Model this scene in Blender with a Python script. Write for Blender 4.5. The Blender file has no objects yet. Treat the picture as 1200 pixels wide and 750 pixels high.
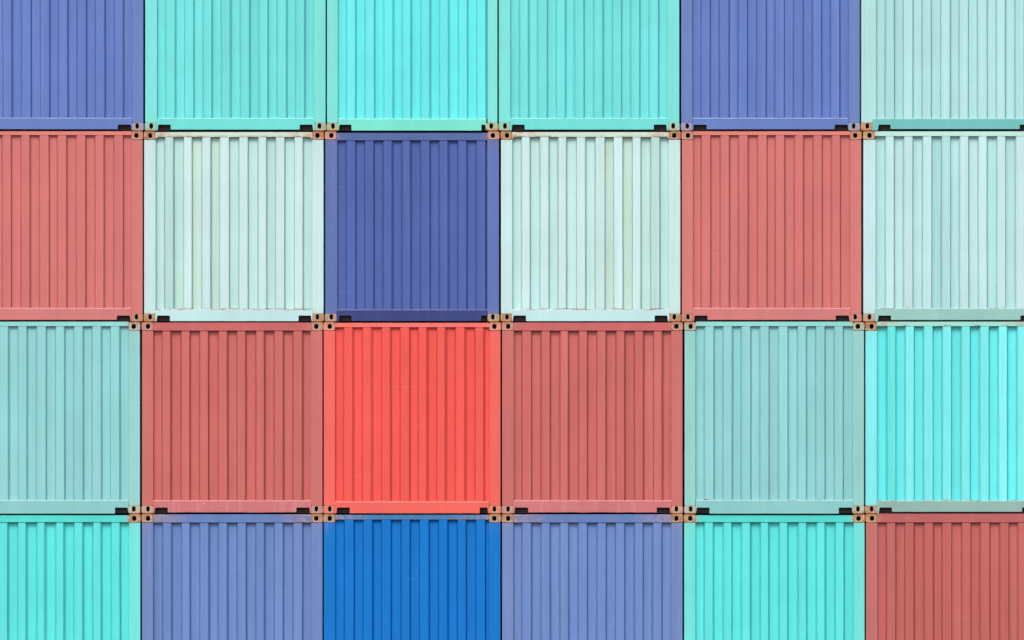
import bpy, bmesh, math, random
from mathutils import Vector, noise as mnoise

S = bpy.context.scene
COL = S.collection

# ------------------------------------------------------------------ scale
K = 0.01154            # metres per photograph pixel on the face of the stack
GROUND_Y = 827.0       # photograph row of the ground line (below the frame)
def X(px): return (px - 600.0) * K
def Z(py): return (GROUND_Y - py) * K

# ------------------------------------------------------------------ camera
D = 90.0
CX, CY = 690.0, 500.0
cam_d = bpy.data.cameras.new('camera'); cam = bpy.data.objects.new('camera', cam_d)
COL.objects.link(cam); S.camera = cam
cam.location = (X(CX), -D, Z(CY)); cam.rotation_euler = (math.radians(90), 0, 0)
cam_d.sensor_width = 36.0
cam_d.lens = 36.0 * D / (1200 * K)
cam_d.shift_x = -(CX - 600) / 1200.0
cam_d.shift_y = (CY - 375) / 1200.0
cam_d.clip_start = 0.5; cam_d.clip_end = 3000

# ------------------------------------------------------------------ light
EL, AZ = math.radians(45), math.radians(-10)      # sun height; angle left of straight-on
w = bpy.data.worlds.new('World'); S.world = w; w.use_nodes = True
nt = w.node_tree; nt.nodes.clear()
sky = nt.nodes.new('ShaderNodeTexSky'); sky.sky_type = 'NISHITA'; sky.sun_disc = False
sky.sun_elevation = EL; sky.sun_rotation = math.radians(180) + AZ * -1
sky.air_density = 0.6; sky.dust_density = 4.0; sky.ozone_density = 0.6
bg = nt.nodes.new('ShaderNodeBackground'); bg.inputs['Strength'].default_value = 0.15
wo = nt.nodes.new('ShaderNodeOutputWorld')
nt.links.new(sky.outputs[0], bg.inputs[0]); nt.links.new(bg.outputs[0], wo.inputs[0])
sd = bpy.data.lights.new('sun', 'SUN'); sd.energy = 0.7; sd.angle = math.radians(12)
sd.color = (1.0, 0.965, 0.92)
sun = bpy.data.objects.new('sun', sd); COL.objects.link(sun)
sdir = Vector((math.sin(AZ) * math.cos(EL), -math.cos(AZ) * math.cos(EL), math.sin(EL)))
sun.rotation_euler = sdir.to_track_quat('Z', 'Y').to_euler(); sun.location = (0, -30, 30)
S.view_settings.view_transform = 'Standard'; S.view_settings.look = 'None'
S.view_settings.exposure = 0.84; S.view_settings.gamma = 1.0

# ------------------------------------------------------------------ colour
EXPO_K = (0.975, 1.035, 1.02)
def lin(c):
    o = []
    for i, v in enumerate(c):
        v /= 255.0
        v = v / 12.92 if v <= 0.04045 else ((v + 0.055) / 1.055) ** 2.4
        o.append(v)
    return o
def alb(c, gain=1.0):
    """paint reflectance for the colour the paint shows in this daylight"""
    o = []
    for i, v in enumerate(lin(c)):
        o.append(min(0.85, max(0.002, (v * EXPO_K[i] - 0.012) * 0.62 * gain)))
    return tuple(o) + (1.0,)

# ------------------------------------------------------------------ materials
def N(nt, t, **kw):
    n = nt.nodes.new(t)
    for k, v in kw.items():
        if hasattr(n, k): setattr(n, k, v)
        else: n.inputs[k].default_value = v
    return n
def mathn(nt, op, a, b=None, c=None, clamp=False):
    n = nt.nodes.new('ShaderNodeMath'); n.operation = op; n.use_clamp = clamp
    for i, v in enumerate((a, b, c)):
        if v is None: continue
        if isinstance(v, (int, float)): n.inputs[i].default_value = v
        else: nt.links.new(v, n.inputs[i])
    return n.outputs[0]
def mixc(nt, fac, a, b, mode='MIX'):
    n = nt.nodes.new('ShaderNodeMix'); n.data_type = 'RGBA'; n.blend_type = mode
    for i, v in ((0, fac), (6, a), (7, b)):
        if isinstance(v, (int, float)): n.inputs[i].default_value = v
        elif isinstance(v, tuple): n.inputs[i].default_value = v
        else: nt.links.new(v, n.inputs[i])
    return n.outputs[2]
def noise(nt, vec, scale, detail=3, rough=0.55):
    n = nt.nodes.new('ShaderNodeTexNoise'); n.inputs['Scale'].default_value = scale
    n.inputs['Detail'].default_value = detail; n.inputs['Roughness'].default_value = rough
    nt.links.new(vec, n.inputs['Vector']); return n.outputs['Fac']
def ramp(nt, v, lo, hi):
    n = nt.nodes.new('ShaderNodeMapRange'); n.clamp = True
    n.inputs[1].default_value = lo; n.inputs[2].default_value = hi
    nt.links.new(v, n.inputs[0]); return n.outputs[0]
RUST_A = (0.30, 0.10, 0.035, 1); RUST_B = (0.10, 0.032, 0.014, 1)

def paint(name, col, seed, bands=False, rust=0.0, rust_lines=(), chips=0.0, scuff=0.05,
          end_rust=None, post_rust=None, streak=1.0):
    """enamel over corrugated steel: clouded, streaked down the wall, rust and chips where asked"""
    m = bpy.data.materials.new(name); m.use_nodes = True; nt = m.node_tree
    b = nt.nodes['Principled BSDF']
    tc = nt.nodes.new('ShaderNodeTexCoord')
    mp = N(nt, 'ShaderNodeMapping'); nt.links.new(tc.outputs['Object'], mp.inputs[0])
    mp.inputs['Location'].default_value = (seed * 3.7 % 50, seed * 1.3 % 20, seed * 7.1 % 40)
    v = mp.outputs[0]
    ms = N(nt, 'ShaderNodeMapping'); nt.links.new(v, ms.inputs[0])
    ms.inputs['Scale'].default_value = (22, 4, 0.35)
    mb = N(nt, 'ShaderNodeMapping'); nt.links.new(v, mb.inputs[0])
    mb.inputs['Scale'].default_value = (4.5, 1, 0.12)
    base = nt.nodes.new('ShaderNodeRGB'); base.outputs[0].default_value = col
    c = base.outputs[0]
    if bands:
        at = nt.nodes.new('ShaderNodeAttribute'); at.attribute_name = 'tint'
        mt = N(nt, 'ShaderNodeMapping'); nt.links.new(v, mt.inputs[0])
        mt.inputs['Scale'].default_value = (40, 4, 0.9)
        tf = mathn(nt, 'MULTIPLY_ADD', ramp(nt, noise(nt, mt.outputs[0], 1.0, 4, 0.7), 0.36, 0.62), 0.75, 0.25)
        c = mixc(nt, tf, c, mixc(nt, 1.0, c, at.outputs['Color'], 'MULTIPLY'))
    # cloudy fading
    cl = noise(nt, v, 1.1, 4, 0.6)
    g = mathn(nt, 'MULTIPLY_ADD', cl, 0.22, 0.89)
    st = noise(nt, ms.outputs[0], 1.0, 4, 0.65)
    g2 = mathn(nt, 'MULTIPLY_ADD', st, 0.22 * streak, 1 - 0.11 * streak)
    br = noise(nt, mb.outputs[0], 1.0, 2, 0.5)
    g3 = mathn(nt, 'MULTIPLY_ADD', br, 0.16, 0.92)
    g = mathn(nt, 'MULTIPLY', mathn(nt, 'MULTIPLY', g, g2), g3)
    cc = nt.nodes.new('ShaderNodeCombineColor')
    for i in range(3): nt.links.new(g, cc.inputs[i])
    c = mixc(nt, 1.0, c, cc.outputs[0], 'MULTIPLY')
    # touched-up squares of slightly fresher or duller paint
    vo = nt.nodes.new('ShaderNodeTexVoronoi'); vo.distance = 'CHEBYCHEV'; vo.inputs['Scale'].default_value = 1.15
    vo.inputs['Randomness'].default_value = 0.9
    mv = N(nt, 'ShaderNodeMapping'); nt.links.new(v, mv.inputs[0]); mv.inputs['Scale'].default_value = (1.5, 0.01, 0.8)
    nt.links.new(mv.outputs[0], vo.inputs['Vector'])
    sv = nt.nodes.new('ShaderNodeSeparateColor'); nt.links.new(vo.outputs['Color'], sv.inputs[0])
    tv = mathn(nt, 'MULTIPLY_ADD', sv.outputs[0], 0.018, 0.991)
    tu = nt.nodes.new('ShaderNodeCombineColor')
    for i in range(3): nt.links.new(tv, tu.inputs[i])
    c = mixc(nt, 1.0, c, tu.outputs[0], 'MULTIPLY')
    # handling scratches: thin, slanted, bleached
    m1 = N(nt, 'ShaderNodeMapping'); nt.links.new(v, m1.inputs[0])
    m1.inputs['Rotation'].default_value = (0, math.radians(14 + seed * 13 % 50), 0); m1.inputs['Scale'].default_value = (2.2, 1, 75)
    m2 = N(nt, 'ShaderNodeMapping'); nt.links.new(v, m2.inputs[0]); m2.inputs['Scale'].default_value = (1.4, 1, 1.4)
    sx = mathn(nt, 'MULTIPLY', ramp(nt, noise(nt, m1.outputs[0], 1.0, 2, .5), .70, .76), ramp(nt, noise(nt, m2.outputs[0], 1.3, 2, .5), .52, .62))
    c = mixc(nt, mathn(nt, 'MULTIPLY', sx, 0.22), c, (0.5, 0.46, 0.44, 1))
    # chalky wear: paint bleached toward grey-white in soft drifts
    ch = ramp(nt, noise(nt, ms.outputs[0], 0.45, 5, 0.7), 0.5, 0.85)
    c = mixc(nt, mathn(nt, 'MULTIPLY', ch, scuff * 2.2), c, (0.62, 0.60, 0.60, 1))
    # fine dark grime specks
    sp = ramp(nt, noise(nt, v, 60, 3, 0.6), 0.66, 0.8)
    c = mixc(nt, mathn(nt, 'MULTIPLY', sp, 0.16 + rust * 0.3), c, (0.16, 0.12, 0.09, 1))
    if chips > 0:
        cp = ramp(nt, noise(nt, v, 34, 4, 0.7), 0.70 - chips * 0.06, 0.76)
        c = mixc(nt, mathn(nt, 'MULTIPLY', cp, 0.65), c, (0.75, 0.66, 0.60, 1))
    rn = noise(nt, v, 16, 5, 0.7)
    rc = mixc(nt, ramp(nt, noise(nt, v, 70, 3, 0.6), 0.35, 0.65), RUST_A, RUST_B)
    if rust > 0:
        rf = ramp(nt, rn, 0.70 - rust * 0.16, 0.74)
        c = mixc(nt, mathn(nt, 'MULTIPLY', rf, 0.75), c, rc)
    if rust_lines:
        sep = nt.nodes.new('ShaderNodeSeparateXYZ'); nt.links.new(tc.outputs['Object'], sep.inputs[0])
        long = N(nt, 'ShaderNodeMapping'); nt.links.new(v, long.inputs[0])
        long.inputs['Scale'].default_value = (5, 5, 14)
        ln = noise(nt, long.outputs[0], 1.0, 5, 0.7)
        for z0, wd, amt in rust_lines:
            d = mathn(nt, 'ABSOLUTE', mathn(nt, 'SUBTRACT', sep.outputs['Z'], z0))
            f = mathn(nt, 'SUBTRACT', 1.0, mathn(nt, 'DIVIDE', d, wd), clamp=True)
            f = mathn(nt, 'MULTIPLY', f, ramp(nt, ln, 0.62 - amt * 0.25, 0.66), clamp=True)
            f = mathn(nt, 'MULTIPLY', f, 1.3, clamp=True)
            c = mixc(nt, f, c, rc)
    if post_rust:                                 # stains running down from the top casting and above the foot casting
        se = nt.nodes.new('ShaderNodeSeparateXYZ'); nt.links.new(tc.outputs['Object'], se.inputs[0])
        dz = mathn(nt, 'SUBTRACT', post_rust[0] - .115, se.outputs['Z'])
        f = mathn(nt, 'SUBTRACT', 1.0, mathn(nt, 'DIVIDE', dz, .28), clamp=True)
        f2 = mathn(nt, 'SUBTRACT', 1.0, mathn(nt, 'DIVIDE', mathn(nt, 'SUBTRACT', se.outputs['Z'], .115), .10), clamp=True)
        f = mathn(nt, 'ADD', mathn(nt, 'MULTIPLY', f, f), f2, clamp=True)
        f = mathn(nt, 'MULTIPLY', f, ramp(nt, noise(nt, ms.outputs[0], 2.0, 4, .7), .46, .68))
        c = mixc(nt, mathn(nt, 'MULTIPLY', f, post_rust[1] * .45), c, (0.34, 0.19, 0.10, 1))
    if end_rust:                                  # rust bleeding off the corner castings
        se = nt.nodes.new('ShaderNodeSeparateXYZ'); nt.links.new(tc.outputs['Object'], se.inputs[0])
        dx = mathn(nt, 'SUBTRACT', end_rust[0], mathn(nt, 'ABSOLUTE', se.outputs['X']))
        f = mathn(nt, 'SUBTRACT', 1.0, mathn(nt, 'DIVIDE', dx, end_rust[1]), clamp=True)
        f = mathn(nt, 'MULTIPLY', f, ramp(nt, rn, 0.40, 0.60))
        c = mixc(nt, mathn(nt, 'MULTIPLY', f, end_rust[2]), c, mixc(nt, 0.5, rc, (0.5, 0.33, 0.2, 1)))
    nt.links.new(c, b.inputs['Base Color'])
    b.inputs['Roughness'].default_value = 0.5
    b.inputs['Specular IOR Level'].default_value = 0.11
    rr = mathn(nt, 'MULTIPLY_ADD', st, 0.25, 0.42); nt.links.new(rr, b.inputs['Roughness'])
    bp = nt.nodes.new('ShaderNodeBump'); bp.inputs['Strength'].default_value = 0.5; bp.inputs['Distance'].default_value = 0.012
    nt.links.new(noise(nt, v, 2.6, 3, 0.55), bp.inputs['Height'])
    nt.links.new(bp.outputs[0], b.inputs['Normal'])
    return m

def casting_material():
    """cast steel block: old paint of the object's own colour, tan primer and rust through it"""
    m = bpy.data.materials.new('worn_cast_steel'); m.use_nodes = True; nt = m.node_tree
    b = nt.nodes['Principled BSDF']
    oi = nt.nodes.new('ShaderNodeObjectInfo'); tc = nt.nodes.new('ShaderNodeTexCoord')
    ad = nt.nodes.new('ShaderNodeVectorMath'); ad.operation = 'ADD'
    sc = nt.nodes.new('ShaderNodeVectorMath'); sc.operation = 'SCALE'
    cmb = nt.nodes.new('ShaderNodeCombineXYZ')
    for i in range(3): nt.links.new(oi.outputs['Random'], cmb.inputs[i])
    nt.links.new(cmb.outputs[0], sc.inputs[0]); sc.inputs['Scale'].default_value = 37
    nt.links.new(tc.outputs['Object'], ad.inputs[0]); nt.links.new(sc.outputs[0], ad.inputs[1])
    v = ad.outputs[0]
    c = oi.outputs['Color']
    al = oi.outputs['Alpha']                      # share of rust
    n1 = noise(nt, v, 11, 4, 0.7); n2 = noise(nt, v, 27, 4, 0.75); n3 = noise(nt, v, 19, 5, 0.8)
    def patch(c, n, t0, wd, amt, colour):
        thr = mathn(nt, 'MULTIPLY_ADD', al, -0.16, t0)
        f = mathn(nt, 'MULTIPLY', mathn(nt, 'SUBTRACT', n, thr), 1.0 / wd, clamp=True)
        return mixc(nt, mathn(nt, 'MULTIPLY', f, amt), c, colour)
    c = patch(c, n1, 0.61, 0.05, 0.8, (0.34, 0.22, 0.12, 1))
    c = patch(c, n2, 0.66, 0.05, 0.85, (0.24, 0.09, 0.03, 1))
    c = patch(c, n3, 0.69, 0.05, 0.70, (0.50, 0.42, 0.33, 1))
    c = patch(c, noise(nt, v, 44, 3, 0.7), 0.72, 0.06, 0.80, (0.10, 0.05, 0.03, 1))
    at = nt.nodes.new('ShaderNodeAttribute'); at.attribute_name = 'joint'
    jf = mathn(nt, 'MULTIPLY', at.outputs['Fac'], ramp(nt, noise(nt, v, 23, 4, 0.7), 0.34, 0.56))
    c = mixc(nt, mathn(nt, 'MULTIPLY', jf, 0.9), c, mixc(nt, n3, (0.42, 0.15, 0.03, 1), (0.16, 0.06, 0.025, 1)))
    nt.links.new(c, b.inputs['Base Color'])
    b.inputs['Roughness'].default_value = 0.7; b.inputs['Specular IOR Level'].default_value = 0.25
    bp = nt.nodes.new('ShaderNodeBump'); bp.inputs['Strength'].default_value = 0.5; bp.inputs['Distance'].default_value = 0.003
    nt.links.new(noise(nt, v, 45, 4, 0.6), bp.inputs['Height']); nt.links.new(bp.outputs[0], b.inputs['Normal'])
    return m
def plain(name, c1, c2, scale, rough):
    m = bpy.data.materials.new(name); m.use_nodes = True; nt = m.node_tree
    b = nt.nodes['Principled BSDF']; tc = nt.nodes.new('ShaderNodeTexCoord')
    f = noise(nt, tc.outputs['Object'], scale, 5, 0.6)
    nt.links.new(mixc(nt, f, c1, c2), b.inputs['Base Color']); b.inputs['Roughness'].default_value = rough
    b.inputs['Specular IOR Level'].default_value = 0.15
    return m
CAST = casting_material()
GRIME = plain('tarry_grime', (0.035, 0.030, 0.034, 1), (0.07, 0.055, 0.055, 1), 8, 0.85)
RUSTY = plain('rusted_side', (0.20, 0.075, 0.03, 1), (0.07, 0.03, 0.018, 1), 30, 0.9)
RIM = plain('scuffed_rim', (0.30, 0.22, 0.17, 1), (0.50, 0.41, 0.34, 1), 40, 0.6)
CONC = plain('asphalt_paving', (0.07, 0.07, 0.07, 1), (0.11, 0.105, 0.10, 1), 0.6, 0.9)

# ------------------------------------------------------------------ mesh helpers
def link(name, bm, mats, parent=None, color=None):
    bmesh.ops.recalc_face_normals(bm, faces=bm.faces)
    me = bpy.data.meshes.new(name); bm.to_mesh(me); bm.free()
    for m in (mats if isinstance(mats, (list, tuple)) else [mats]): me.materials.append(m)
    o = bpy.data.objects.new(name, me); COL.objects.link(o); o.parent = parent
    if color: o.color = color
    return o
def box(bm, x0, x1, y0, y1, z0, z1, bev=0.0):
    vs = [bm.verts.new((x, y, z)) for x in (x0, x1) for y in (y0, y1) for z in (z0, z1)]
    q = [(0, 1, 3, 2), (4, 6, 7, 5), (0, 4, 5, 1), (2, 3, 7, 6), (0, 2, 6, 4), (1, 5, 7, 3)]
    fs = [bm.faces.new([vs[i] for i in f]) for f in q]
    if bev:
        es = list({e for f in fs for e in f.edges})
        bmesh.ops.bevel(bm, geom=es, offset=bev, segments=2, profile=0.5, affect='EDGES')
def prism(bm, pts, y0, y1, bev=0.0):
    """XZ outline pushed from y0 (front) back to y1"""
    a = [bm.verts.new((x, y0, z)) for x, z in pts]; b_ = [bm.verts.new((x, y1, z)) for x, z in pts]
    f = bm.faces.new(a); bm.faces.new(b_[::-1]); n = len(pts)
    for i in range(n): bm.faces.new((a[i], b_[i], b_[(i + 1) % n], a[(i + 1) % n]))
    if bev: bmesh.ops.bevel(bm, geom=list(f.edges), offset=bev, segments=1, affect='EDGES')

def casting(name, parent, x0, x1, z0, z1, yf, depth, hx, hz, rw, rh, color, sgn=1, rim=True, topc=True):
    """corner casting: rounded block with an oval aperture into a hollow inside; sgn=-1 faces the rear"""
    bm = bmesh.new(); n = 32; jl = bm.verts.layers.float_color.new('joint')
    cx, cz = (x0 + x1) / 2, (z0 + z1) / 2; hw, hh = (x1 - x0) / 2, (z1 - z0) / 2
    Y = lambda d: yf + sgn * d
    def ring(fn, y): return [bm.verts.new((fn(t)[0], y, fn(t)[1])) for t in [2 * math.pi * (i + .5) / n for i in range(n)]]
    def rect(inset=0.0):
        def f(t):
            c, s = math.cos(t), math.sin(t); p = 9.0
            r = (abs(c) ** p + abs(s) ** p) ** (-1 / p)
            return cx + (hw - inset) * r * c, cz + (hh - inset) * r * s
        return f
    def oval(gw=0.0):
        def f(t):
            c, s = math.cos(t), math.sin(t); p = 2.6
            r = (abs(c) ** p + abs(s) ** p) ** (-1 / p)
            return hx + (rw + gw) * r * c, hz + (rh + gw) * r * s
        return f
    rings = [ring(rect(), Y(depth)), ring(rect(), Y(0.004)), ring(rect(0.005), Y(0)), ring(oval(0.006), Y(0)),
             ring(oval(), Y(0.005)), ring(oval(), Y(0.022)), ring(rect(0.016), Y(0.024)), ring(rect(0.016), Y(depth - 0.012))]
    for rg in rings[:5]:
        for vv in rg:
            d_ = (z1 - vv.co.z) if topc else (vv.co.z - z0)
            t_ = max(0.0, 1 - d_ / 0.035) * .9 + .1; vv[jl] = (t_, t_, t_, 1)
    for k in range(len(rings) - 1):
        a, b_ = rings[k], rings[k + 1]
        for i in range(n):
            f = bm.faces.new((a[i], a[(i + 1) % n], b_[(i + 1) % n], b_[i]))
            f.material_index = 1 if k >= 4 else (2 if k == 0 else (3 if k == 3 and rim else 0))
    f = bm.faces.new(rings[-1]); f.material_index = 1
    bm.faces.new(rings[0][::-1])
    return link(name, bm, [CAST, GRIME, RUSTY, RIM], parent, color)

LEN = 6.058
J = [-71.0, 153.6, 377.3, 602.3, GROUND_Y]

# ------------------------------------------------------------------ the containers, measured off the wall
# edges: flank positions, recess first and alternating; rt/rb top rail, pb panel foot, sb sill foot
E = {}
E[0, 2] = dict(L=383.2, pl=396, pr=571.5, R=582.9, rt=-68, rb=-62, pb=139.0, sb=153.0, nl=(397.2, 412), nr=(564, 571.2),
    e=[406, 417, 427.5, 439, 449.5, 461, 471, 482, 493, 504.3, 515, 526, 537, 548, 558.6, 570])
E[1, 2] = dict(L=381.2, pl=395.2, pr=571.2, R=584.7, rt=155.7, rb=164.4, pb=362.6, sb=376.2, nl=(397, 412), nr=(563.5, 571),
    e=[405.5, 417, 427.3, 438.3, 448.8, 460, 470.8, 481.6, 492.6, 504, 514.6, 525.6, 536.5, 547.5, 558, 569.5])
E[2, 2] = dict(L=379.4, pl=392.6, pr=573.9, R=586.5, rt=378.4, rb=383.5, pb=587.6, sb=601.4, nl=(394.5, 410), nr=(562, 571.8),
    e=[402.5, 414, 424.5, 436, 447, 458, 468.8, 480.3, 490, 501, 511.8, 522.7, 533.5, 545.5, 556.5, 567.5])
E[3, 2] = dict(L=379.4, pl=392.7, pr=573.4, R=586.4, rt=603.4, rb=609.0, pb=813, sb=826, nl=(394.5, 410), nr=(562, 572),
    e=[403.5, 415, 425.5, 437, 447, 458.5, 470, 480.8, 491.5, 503, 513.8, 525, 535.8, 546.5, 557.5, 569])
E[0, 3] = dict(L=584.7, pl=598.2, pr=782, R=796, rt=-68, rb=-62, pb=138.3, sb=151.8, nl=(599.5, 615), nr=(766, 781.3),
    e=[608.7, 619.7, 630, 641.6, 652, 663, 673.3, 684.5, 695.8, 707, 717.6, 728.5, 739, 750, 760.6, 772])
E[1, 3] = dict(L=587.1, pl=600.4, pr=783.8, R=797.3, rt=154.8, rb=160.2, pb=362.4, sb=376.3, nl=(601.2, 616.5), nr=(767, 782.6),
    e=[611, 621.4, 632.5, 643.5, 653.8, 664, 675.5, 686.5, 697.5, 709, 719, 730, 741, 751.3, 762.5, 773.5])
E[2, 3] = dict(L=588.4, pl=602.2, pr=786.6, R=799.8, rt=378.0, rb=387.4, pb=586.4, sb=600.4, nl=(603, 619), nr=(769.5, 785.2),
    e=[611.5, 623, 634, 645, 656, 666.5, 678, 688.6, 699.4, 710.5, 721.8, 732.5, 743.5, 754.3, 765.8, 776.5])
E[3, 3] = dict(L=588.4, pl=601.6, pr=786.6, R=799.8, rt=602.8, rb=612.3, pb=813, sb=826, nl=(603, 619), nr=(769.5, 785.2),
    e=[611.5, 623, 634, 645, 656, 666.5, 677.5, 688.5, 699.5, 710.5, 721.3, 732.3, 743.3, 753.8, 764.8, 775.8])
E[0, 4] = dict(L=798.3, pl=811.2, pr=994.8, R=1007.5, rt=-68, rb=-62, pb=138.0, sb=151.4, nl=(812.3, 828.3), nr=(978, 994),
    e=[821.5, 832.5, 843, 854.5, 864.8, 876, 886.5, 898, 908, 919.2, 929.8, 941.3, 952, 963, 973.2, 984.5])
E[1, 4] = dict(L=799.1, pl=812.2, pr=996.2, R=1009.3, rt=153.9, rb=158.4, pb=360.8, sb=374.8, nl=(813.3, 829.3), nr=(979.3, 995.3),
    e=[821.7, 833, 844, 855, 865.5, 877, 887.8, 899, 908.5, 920, 930.8, 941.8, 952.8, 963.8, 974.5, 985])
E[2, 4] = dict(L=802.3, pl=815, pr=999.5, R=1012.5, rt=377.0, rb=382.3, pb=585.9, sb=601.8, nl=(815.7, 831.5), nr=(982.8, 998.8),
    e=[825.5, 837, 847.2, 858.5, 868.5, 880, 890.3, 901.3, 912, 923.8, 934.5, 945.3, 956, 967, 977.5, 988.3])
E[3, 4] = dict(L=801.8, pl=815, pr=1000.5, R=1013.2, rt=604.0, rb=611.9, pb=813, sb=826, nl=(815.7, 831.5), nr=(982.8, 998.8),
    e=[825.3, 836.3, 847.5, 857.8, 868.8, 879.8, 891, 901.3, 913, 923.5, 935.2, 945.5, 956.8, 967.5, 978.7, 989.5])
E[0, 5] = dict(L=1009.3, pl=1026.6, pr=1209.5, R=1222, rt=-68, rb=-62, pb=138.8, sb=151.2, nl=(1029, 1043.7), nr=(1194.8, 1209),
    e=[1037.5, 1048.3, 1058.5, 1070, 1080.7, 1091.5, 1102.4, 1114, 1124, 1135, 1145.5, 1157, 1167.5, 1178.5, 1189.5, 1200.3])
E[1, 5] = dict(L=1011.8, pl=1026.2, pr=1211, R=1223.5, rt=154.0, rb=159.6, pb=361.2, sb=374.9, nl=(1028.9, 1044.2), nr=(1195.6, 1210.4),
    e=[1037.5, 1048.3, 1058.8, 1070, 1081, 1092, 1103.3, 1114, 1124.5, 1135.5, 1146.5, 1157, 1168, 1178.5, 1190, 1201])
E[2, 5] = dict(L=1014.3, pl=1027.6, pr=1212.5, R=1225.5, rt=377.0, rb=382.3, pb=586.6, sb=599.8, nl=(1030.2, 1045.4), nr=(1197.6, 1212),
    e=[1039.3, 1050, 1060.7, 1071.5, 1082.3, 1093.5, 1104, 1115.2, 1126.3, 1137.3, 1148, 1159.5, 1169.7, 1181, 1191.7, 1202.5])
E[3, 5] = dict(L=1014.8, pl=1028.3, pr=1213.5, R=1226.5, rt=602.0, rb=612.2, pb=813, sb=826, nl=(1030.2, 1045.4), nr=(1197.6, 1212),
    e=[1038.8, 1050, 1060.5, 1071.5, 1082.7, 1094, 1104, 1115.5, 1127, 1138, 1148.5, 1160.3, 1171.3, 1182.5, 1192.8, 1203.8])

# colours as they read in daylight: panel, post, sill, top rail, top casting (rgb, rust), foot casting
C = {}
C[0, 4] = dict(p=(106, 131, 201), post=(112, 135, 197), s=(108, 132, 198), r=(108, 132, 198), ct=((170, 165, 200), .4), cb=((168, 172, 212), .25), fl=(1.0, 1.3))
C[0, 3] = dict(sc=.015, p=(121, 228, 229), post=(130, 229, 225), s=(117, 225, 221), r=(118, 226, 218), ct=((170, 210, 190), .4), cb=((160, 222, 200), .3), fl=(1.5, 1.5))
C[0, 2] = dict(sc=.01, p=(110, 238, 243), post=(132, 231, 225), s=(126, 230, 212), r=(122, 230, 214), ct=((170, 210, 190), .5), cb=((200, 205, 170), .6), fl=(1.7, 1.5))
C[0, 5] = dict(dp=.054, p=(182, 229, 233), post=(178, 226, 226), s=(118, 196, 196), r=(180, 230, 225), ct=((205, 170, 130), .6), cb=((212, 172, 126), .7), fl=(1.0, 1.0))
C[1, 4] = dict(sc=.02, p=(214, 123, 121), post=(214, 126, 122), s=(213, 128, 128), r=(228, 132, 126), ct=((228, 140, 124), .35), cb=((222, 140, 130), .35), fl=(1.2, 1.2))
C[1, 3] = dict(dp=.060, p=(199, 234, 236), post=(203, 233, 234), s=(196, 231, 235), r=(212, 230, 218), ct=((198, 132, 98), .95), cb=((200, 156, 114), .8), fl=(1.0, 1.0), rl=.75, rr=.6, fillet=3.2)
C[1, 2] = dict(sc=.02, p=(87, 107, 176), post=(102, 121, 183), s=(66, 76, 133), r=(92, 112, 168), ct=((222, 168, 142), .5), cb=((190, 168, 156), .55), fl=(1.5, 1.1))
C[1, 5] = dict(dp=.058, p=(194, 233, 236), post=(198, 234, 239), s=(154, 202, 197), r=(194, 235, 226), ct=((218, 178, 132), .6), cb=((208, 186, 146), .6), fl=(.9, .9), rl=.25)
C[2, 4] = dict(p=(149, 213, 217), post=(153, 212, 210), s=(142, 204, 205), r=(150, 220, 215), ct=((190, 205, 182), .6), cb=((196, 206, 188), .5), fl=(1.2, 1.3), rl=.1)
C[2, 3] = dict(dp=.052, sc=.03, p=(207, 112, 108), post=(206, 116, 113), s=(208, 122, 126), r=(202, 108, 108), ct=((222, 152, 138), .35), cb=((222, 166, 148), .5), fl=(1.3, 1.4), chips=1)
C[2, 2] = dict(sc=.01, p=(244, 96, 90), post=(244, 108, 101), s=(243, 108, 100), r=(255, 122, 114), ct=((246, 154, 134), .35), cb=((246, 142, 126), .3), fl=(2.1, .9))
C[2, 5] = dict(dp=.066, sc=.01, p=(112, 237, 241), post=(136, 240, 247), s=(150, 184, 178), r=(165, 228, 217), ct=((214, 138, 84), .9), cb=((220, 158, 124), .7), fl=(.9, 1.5), rl=.45, rr=.3)
C[3, 4] = dict(dp=.056, sc=.012, p=(100, 231, 231), post=(119, 230, 225), s=(100, 220, 210), r=(90, 220, 212), ct=((214, 160, 112), .85), cb=((200, 170, 130), .5), fl=(1.6, 1.8))
C[3, 3] = dict(dp=.048, p=(114, 143, 204), post=(114, 137, 193), s=(108, 132, 190), r=(106, 132, 190), ct=((200, 148, 116), .8), cb=((200, 160, 130), .5), fl=(1.1, 1.4), rr=.15)
C[3, 2] = dict(dp=.050, sc=.0, p=(0, 124, 211), post=(0, 122, 208), s=(20, 115, 195), r=(76, 130, 186), ct=((196, 154, 134), .65), cb=((190, 150, 130), .5), fl=(1.5, .9), rr=.55)
C[3, 5] = dict(sc=.03, p=(198, 107, 104), post=(198, 116, 114), s=(190, 104, 104), r=(190, 104, 104), ct=((222, 148, 124), .65), cb=((200, 150, 130), .5), fl=(1.0, 1.5))

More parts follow.
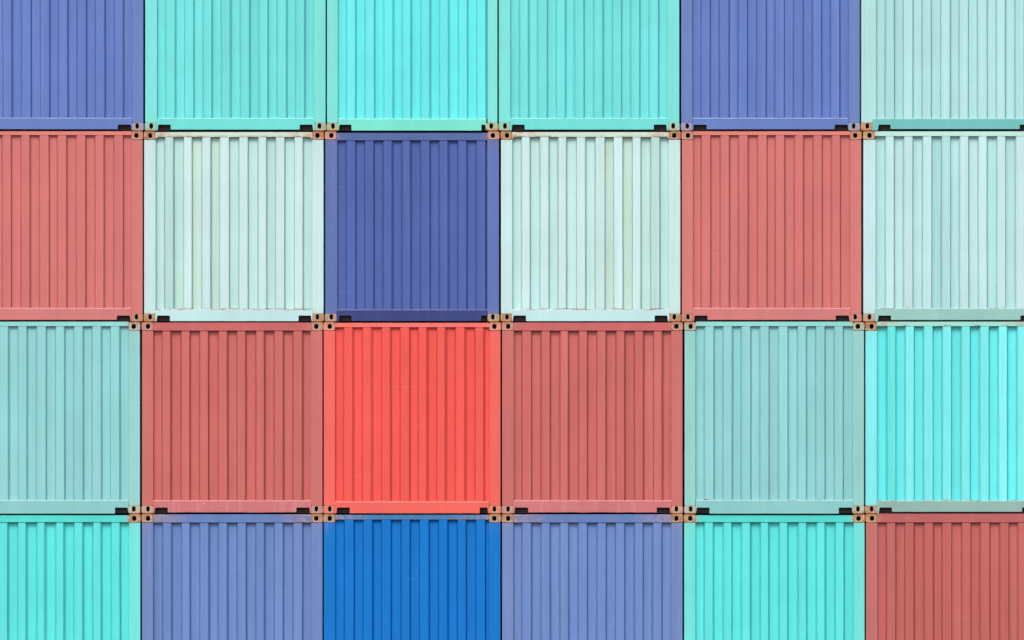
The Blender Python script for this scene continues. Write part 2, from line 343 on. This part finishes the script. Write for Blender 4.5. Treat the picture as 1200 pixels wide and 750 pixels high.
TINT = {   # patched or weathered bands; some pale recess bands carry shade put into the colour
    (1, 3): {0: (.97, 1, .97), 10: (1.03, .93, .79), 12: (1.03, .92, .76), 14: (.88, .90, .82), 15: (.86, .89, .83), 16: (.93, 1, .98), 8: (.99, 1, .95), 4: (.92, .95, .94), 2: (.95, .98, .97)},
    (1, 5): {0: (.85, .94, .95), 4: (.93, .97, .97), 6: (.72, .88, .90), 7: (.78, .88, .90), 8: (.83, .92, .93), 5: (1.02, 1, 1), 12: (.78, .92, .94), 14: (.9, .95, .96)},
    (0, 5): {0: (.96, .98, .97), 1: (.88, .93, .90), 2: (.93, .96, .95), 5: (1.03, 1.0, .99), 15: (.95, 1, .94)},
    (2, 5): {1: (.86, .90, .84), 0: (.85, .97, .97)},
    (2, 4): {8: (1.04, .96, .96), 3: (1.06, .98, 1.0), 6: (1.0, .98, 1.0)},
    (3, 3): {0: (1.02, .96, .96), 1: (1.02, .98, .94), 2: (1.03, .96, .93), 3: (.97, 1, 1)},
    (0, 4): {8: (1.06, .96, .97), 6: (1.02, .98, 1)},
}
PROUD_LIGHT = {(2, 5): (1.7, 1.07, 1.05), (1, 5): (1.09, 1.03, 1.02), (1, 3): (1.12, 1.02, 1.01), (3, 4): (1.12, 1.02, 1.01),
         (0, 5): (1.08, 1.02, 1.01), (2, 2): (1.0, 1.08, 1.08), (0, 2): (1.15, 1.01, 1.0)}   # rib-to-recess shading put into the colour: proud ribs tinted lighter
for k_, t_ in PROUD_LIGHT.items():
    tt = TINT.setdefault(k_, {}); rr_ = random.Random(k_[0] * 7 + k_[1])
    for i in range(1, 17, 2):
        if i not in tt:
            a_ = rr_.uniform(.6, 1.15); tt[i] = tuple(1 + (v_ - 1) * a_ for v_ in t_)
ALL = {}
for (r, c) in list(E):
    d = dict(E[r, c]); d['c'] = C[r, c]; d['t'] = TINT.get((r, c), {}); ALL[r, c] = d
M = 966.2
for r in range(4):
    for c in (3, 4):
        s = E[r, c]; d = dict(s)
        d.update(L=M - s['R'], R=M - s['L'], pl=M - s['pr'], pr=M - s['pl'], nl=(M - s['nr'][1], M - s['nr'][0]),
                 nr=(M - s['nl'][1], M - s['nl'][0]), e=[M - v for v in reversed(s['e'])])
        d['c'] = dict(C[r, c]); d['c']['fl'] = C[r, c]['fl'][::-1]
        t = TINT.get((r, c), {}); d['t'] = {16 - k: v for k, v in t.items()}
        ALL[r, 4 - c] = d

LABEL = {
 (0, 0): "cornflower blue container cut by the left edge, in the top row",
 (0, 1): "turquoise container in the top row directly right of the left blue one",
 (0, 2): "brightest turquoise container of the top row, narrow, above the indigo one",
 (0, 3): "turquoise container in the top row directly left of the right-hand blue one",
 (0, 4): "cornflower blue container in the top row above the full salmon pink one",
 (0, 5): "pale aqua container with a darker teal sill in the top right corner",
 (1, 0): "salmon pink container cut by the left edge, in the second row",
 (1, 1): "whitish mint container with beige streaks left of the indigo container",
 (1, 2): "dark indigo container with a darker sill between two whitish mint ones",
 (1, 3): "whitish mint container with beige streaks right of the indigo container",
 (1, 4): "salmon pink container with clean paint, fully in view in the second row",
 (1, 5): "whitish aqua container with a grey-green sill at the right edge",
 (2, 0): "dull seafoam container cut by the left edge, in the third row",
 (2, 1): "brick pink container with scuffed sill directly left of the bright red one",
 (2, 2): "bright coral red container above the vivid blue one",
 (2, 3): "brick pink container with scuffed sill directly right of the bright red one",
 (2, 4): "dull seafoam container fully in view, below the salmon pink one",
 (2, 5): "bright light cyan container with a grey sill at the right edge",
 (3, 0): "turquoise container cut by the left edge, in the bottom row",
 (3, 1): "faded lavender blue container left of the vivid blue one, bottom row",
 (3, 2): "vivid royal blue container with a scraped rusty header, bottom row",
 (3, 3): "faded lavender blue container right of the vivid blue one, bottom row",
 (3, 4): "turquoise container with rusty orange castings in the bottom row, right of centre",
 (3, 5): "brownish red container in the bottom right corner below the cyan one",
}

def build(r, c):
    d = ALL[r, c]; q = d['c']; seed = r * 11 + c * 5 + 3
    rnd = random.Random(seed)
    zb = Z(J[r + 1]); ztp = Z(J[r])
    ox, oz = X((d['L'] + d['R']) / 2), zb
    root = bpy.data.objects.new('shipping_container', None); COL.objects.link(root)
    root.location = (ox, rnd.uniform(-.012, .012), oz); root.empty_display_size = 0.5
    root['label'] = LABEL[r, c]; root['category'] = 'shipping container'
    root['group'] = 'shipping containers stacked in a wall'
    x = lambda px: X(px) - ox
    z = lambda py: Z(py) - oz
    H = ztp - zb
    Lx, Rx, pl, pr = x(d['L']), x(d['R']), x(d['pl']), x(d['pr'])
    rt, rb, pb, sb = z(d['rt']), z(d['rb']), z(d['pb']), z(d['sb'])
    rl = q.get('rl', 0.0)
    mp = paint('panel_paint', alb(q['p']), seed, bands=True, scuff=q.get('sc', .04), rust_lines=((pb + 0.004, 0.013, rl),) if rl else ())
    mpost = paint('post_paint', alb(q['post']), seed + 1, scuff=q.get('sc', .04),
                  post_rust=(H, q['ct'][1]))
    msill = paint('sill_paint', alb(q['s']), seed + 2, chips=q.get('chips', 0), scuff=0.06 if q.get('chips') else 0.012, streak=.3,
                  rust_lines=((pb - 0.004, 0.012, rl),) if rl else ())
    hwid = (d['R'] - d['L']) / 2 * K
    er = (hwid - 12 * K, (.55 if (r, c) in ((1, 1), (1, 3), (3, 1), (3, 2), (3, 3), (2, 5)) else .11), q['ct'][1])
    mrail = paint('rail_paint', alb(q['r']), seed + 4, rust=q.get('rr', 0) * 0.6, scuff=0.02, end_rust=er, streak=.4,
                  rust_lines=((rb + 0.006, 0.014, q['rr']),) if q.get('rr') else ())
    mbody = mpost
    # --- corner castings, front
    ch, cw, g = 0.112, 13.6 * K, 0.5 * K
    gap = 0.0035
    for (top, left) in ((1, 1), (1, 0), (0, 1), (0, 0)):
        x0, x1 = (Lx - g, Lx - g + cw) if left else (Rx + g - cw, Rx + g)
        z0, z1 = (H - ch - gap, H - gap) if top else (gap, ch + gap - 0.004)
        col, al = q['ct'] if top else q['cb']
        jit = [max(0, v + rnd.uniform(-10, 10)) for v in col]
        colr = alb([v_ * .94 for v_ in jit])[:3] + (min(1, al * rnd.uniform(.8, 1.2)),)
        off = 7.6 * K if left else -7.6 * K
        hx = (x0 if left else x1) + off
        hz = (H - 0.062) if top else 0.066
        casting('corner_casting', root, x0, x1, z0, z1, -0.006, 0.17, hx, hz,
                (0.030 if top else 0.0245), (0.034 if top else 0.037), colr, topc=bool(top))
        # rear castings
        casting('corner_casting', root, x0, x1, z0, z1, LEN, 0.17, hx, hz, 0.03, 0.034, colr, sgn=-1)
    # --- corner posts
    zp0, zp1 = ch + gap - 0.003, H - ch - gap - 0.001
    for a, b in ((Lx, pl), (pr, Rx)):
        bm = bmesh.new(); box(bm, a, b, 0.002, 0.16, zp0, zp1, 0.004); link('corner_post', bm, mpost, root)
        bm = bmesh.new(); box(bm, a, b, LEN - 0.16, LEN - 0.002, zp0, zp1, 0.004); link('corner_post', bm, mpost, root)
    ci0, ci1 = Lx - g + cw, Rx + g - cw       # inner faces of castings
    # --- top rail (header) with its flanged lower lip
    bm = bmesh.new()
    fr = q.get('fillet', 0) * K
    a0, a1 = ci0 + 0.001, ci1 - 0.001
    pts = [(a0, rt), (a1, rt)]
    if fr:
        e1 = min(a1, pr - 0.002); e0 = max(a0, pl + 0.002)
        pts += [(a1, rb)] if a1 > e1 + .001 else []
        pts += [(e1, rb - fr)] + [(e1 - fr + fr * math.cos(t), rb - fr + fr * math.sin(t)) for t in (math.radians(30), math.radians(60))] + [(e1 - fr, rb)]
        pts += [(e0 + fr, rb)] + [(e0 + fr - fr * math.cos(t), rb - fr + fr * math.sin(t)) for t in (math.radians(60), math.radians(30))] + [(e0, rb - fr)]
        pts += [(a0, rb)] if a0 < e0 - .001 else []
    else: pts += [(a1, rb), (a0, rb)]
    prism(bm, pts, 0.003, 0.075, 0.0025)
    if d['rb'] - d['rt'] > 7:                     # deep headers carry a rolled lower lip
        box(bm, max(a0, pl) + .001, min(a1, pr) - .001, -0.003, 0.0032, rb + .0005, rb + 0.0085, 0.002)
    link('top_rail', bm, mrail, root)
    # --- bottom rail: notched sill with a sloped upper lip
    bm = bmesh.new()
    s0, s1 = ci0 + 0.0005, ci1 - 0.0005
    nt_ = 0.087                                  # notch height above the casting foot
    nl0, nl1 = max(s0 + .001, x(d['nl'][0]) - .004), x(d['nl'][1]); nr0, nr1 = x(d['nr'][0]), min(s1 - .001, x(d['nr'][1]) + .004)
    wav = 0.0022 if q.get('chips') else 0.0007
    low = [(nr0 - (nr0 - nl1) * t / 14, sb + rnd.uniform(-wav, wav)) for t in range(15)]
    zt = pb - 0.011
    prism(bm, [(s0, zt), (s1, zt), (s1, gap + 0.004), (nr1, gap + .004), (nr1 - .012, nt_), (nr0 + .003, nt_)] + low +
              [(nl1 - .003, nt_), (nl0 + .012, nt_), (nl0, gap + .004), (s0, gap + 0.004)], -0.003, 0.012)
    vs = [bm.verts.new(p) for p in ((max(s0, pl), -0.003, zt), (min(s1, pr), -0.003, zt), (min(s1, pr), 0.009, pb), (max(s0, pl), 0.009, pb),
                                    (max(s0, pl), 0.070, pb + .001), (min(s1, pr), 0.070, pb + .001))]
    for f in (bm.faces.new((vs[0], vs[1], vs[2], vs[3])), bm.faces.new((vs[3], vs[2], vs[5], vs[4]))): f.material_index = 1
    worn_lit_rgb = tuple(v_ * .68 + w_ * .32 for v_, w_ in zip(q['s'], (228, 220, 222)))     # upper lip paler: worn edge plus ledge highlight put into the colour
    medge = paint('worn_lit_edge_paint', alb(worn_lit_rgb), seed + 6, scuff=.08,
                  rust_lines=((pb - 0.004, 0.012, rl),) if rl else ())
    link('bottom_rail', bm, [msill, medge], root)
    # --- corrugated end panel, slightly wavy as pressed sheet is
    bm = bmesh.new(); lay = bm.loops.layers.float_color.new('tint')
    yp, yr = 0.008, 0.008 + q.get('dp', 0.044)
    fl, frr = (q['fl'][0] + .7) * K, (q['fl'][1] + .7) * K
    prof = [(pl - 0.004, yr, 0)]; band = 0
    for i, e in enumerate(d['e']):
        ex = x(e); wv = rnd.uniform(.7, 1.35)
        if i % 2 == 0: prof += [(ex - frr * wv / 2, yr, band), (ex + frr * wv / 2, yp, band + 1)]
        else: prof += [(ex - fl * wv / 2, yp, band), (ex + fl * wv / 2, yr, band + 1)]
        band += 1
    prof.append((pr + 0.004, yr, band))
    nz = 14; z0, z1 = pb - 0.004, rb + 0.004
    grid = []
    for k in range(nz + 1):
        zz = z0 + (z1 - z0) * k / nz; row = []
        for j, (px_, py_, b_) in enumerate(prof):
            nv = mnoise.noise(Vector((px_ * 1.7 + seed, zz * 1.1, seed * .7)))
            nb = mnoise.noise(Vector((b_ * 3.1 + seed, zz * 0.9, 4.0)))
            inner = 0 if j in (0, len(prof) - 1) else 1
            row.append(bm.verts.new((px_ + inner * (nb * 0.0028 + nv * .0015), py_ + inner * nv * 0.003, zz)))
        grid.append(row)
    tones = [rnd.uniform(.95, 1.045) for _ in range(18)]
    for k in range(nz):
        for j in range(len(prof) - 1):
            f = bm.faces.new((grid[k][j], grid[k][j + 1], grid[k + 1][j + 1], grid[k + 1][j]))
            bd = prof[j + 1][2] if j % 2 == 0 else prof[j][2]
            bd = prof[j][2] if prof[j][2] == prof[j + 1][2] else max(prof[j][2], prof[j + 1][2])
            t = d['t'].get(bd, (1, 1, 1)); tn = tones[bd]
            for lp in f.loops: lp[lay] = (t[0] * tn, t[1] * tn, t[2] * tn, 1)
    o = link('corrugated_panel', bm, mp, root)
    # --- side walls
    for sx, nm in ((Lx + 0.012, 1), (Rx - 0.012, -1)):
        bm = bmesh.new(); ys = []; y = 0.158; k = 0
        while y < LEN - 0.16:
            ys += [(y, 0), (min(y + .07, LEN - .158), 0), (min(y + .105, LEN - .158), 1), (min(y + .175, LEN - .158), 1)]; y += .21
        ys += [(LEN - .158, 0)]
        lo = [bm.verts.new((sx + nm * .034 * t, yy, 0.16)) for yy, t in ys]
        hi = [bm.verts.new((sx + nm * .034 * t, yy, H - .07)) for yy, t in ys]
        for i in range(len(ys) - 1):
            if ys[i + 1][0] - ys[i][0] > 1e-5: bm.faces.new((lo[i], lo[i + 1], hi[i + 1], hi[i]))
        link('side_wall', bm, mbody, root)
    for a, b in ((Lx + .006, Lx + .066), (Rx - .066, Rx - .006)):
        bm = bmesh.new(); box(bm, a, b, 0.17, LEN - .17, 0.03, 0.165, 0.003); link('side_rail', bm, mbody, root)
        bm = bmesh.new(); box(bm, a, b, 0.17, LEN - .17, H - .075, H - .012, 0.003); link('side_rail', bm, mbody, root)
    # --- roof sheet, corrugated across
    bm = bmesh.new(); y = .078; ys = []
    while y < LEN - .08: ys += [(y, 0), (y + .09, 0), (min(y + .11, LEN - .079), 1), (min(y + .18, LEN - .079), 1)]; y += .209
    ys.append((LEN - .078, 0))
    ys = [(min(a, LEN - .078), b) for a, b in ys]
    a_ = [bm.verts.new((Lx + .064, yy, H - .017 - .018 * t)) for yy, t in ys]
    b2 = [bm.verts.new((Rx - .064, yy, H - .017 - .018 * t)) for yy, t in ys]
    for i in range(len(ys) - 1):
        if ys[i + 1][0] - ys[i][0] > 1e-5: bm.faces.new((a_[i], a_[i + 1], b2[i + 1], b2[i]))
    link('roof', bm, mbody, root)
    # --- underframe: tarred floor beams behind the sill
    bm = bmesh.new()
    y = 0.105
    while y < LEN - .2:
        box(bm, Lx + .068, Rx - .068, y, y + .05, 0.012, 0.15); y += .28
    box(bm, Lx + .068, Rx - .068, .09, LEN - .09, 0.15, 0.168)
    link('underframe', bm, GRIME, root)
    # --- rear doors
    bm = bmesh.new(); box(bm, pl - .004, pr + .004, LEN - .07, LEN - .012, H - ch, H - .012, .002); link('top_rail', bm, mbody, root)
    bm = bmesh.new(); box(bm, pl - .004, pr + .004, LEN - .07, LEN - .012, .02, .13, .002); link('bottom_rail', bm, mbody, root)
    mid = (pl + pr) / 2
    for a, b in ((pl + .004, mid - .004), (mid + .004, pr - .004)):
        bm = bmesh.new(); box(bm, a, b, LEN - .06, LEN - .02, .134, H - ch - .004, .003)
        dr = link('door', bm, mbody, root)
        for fx in (.28, .72):
            bm = bmesh.new(); xx = a + (b - a) * fx
            box(bm, xx - .014, xx + .014, LEN - .022, LEN + .006, .15, H - ch - .02, .006); link('locking_bar', bm, CAST, dr, (.45, .46, .47, .3))
    return root

for r in range(4):
    for c in range(6):
        build(r, c)

# ------------------------------------------------------------------ ground
bm = bmesh.new()
g = 900
vs = [bm.verts.new((x_, y_, -0.002)) for x_, y_ in ((-g, -g), (g, -g), (g, g), (-g, g))]
bm.faces.new(vs)
gr = link('ground', bm, CONC); gr['kind'] = 'structure'
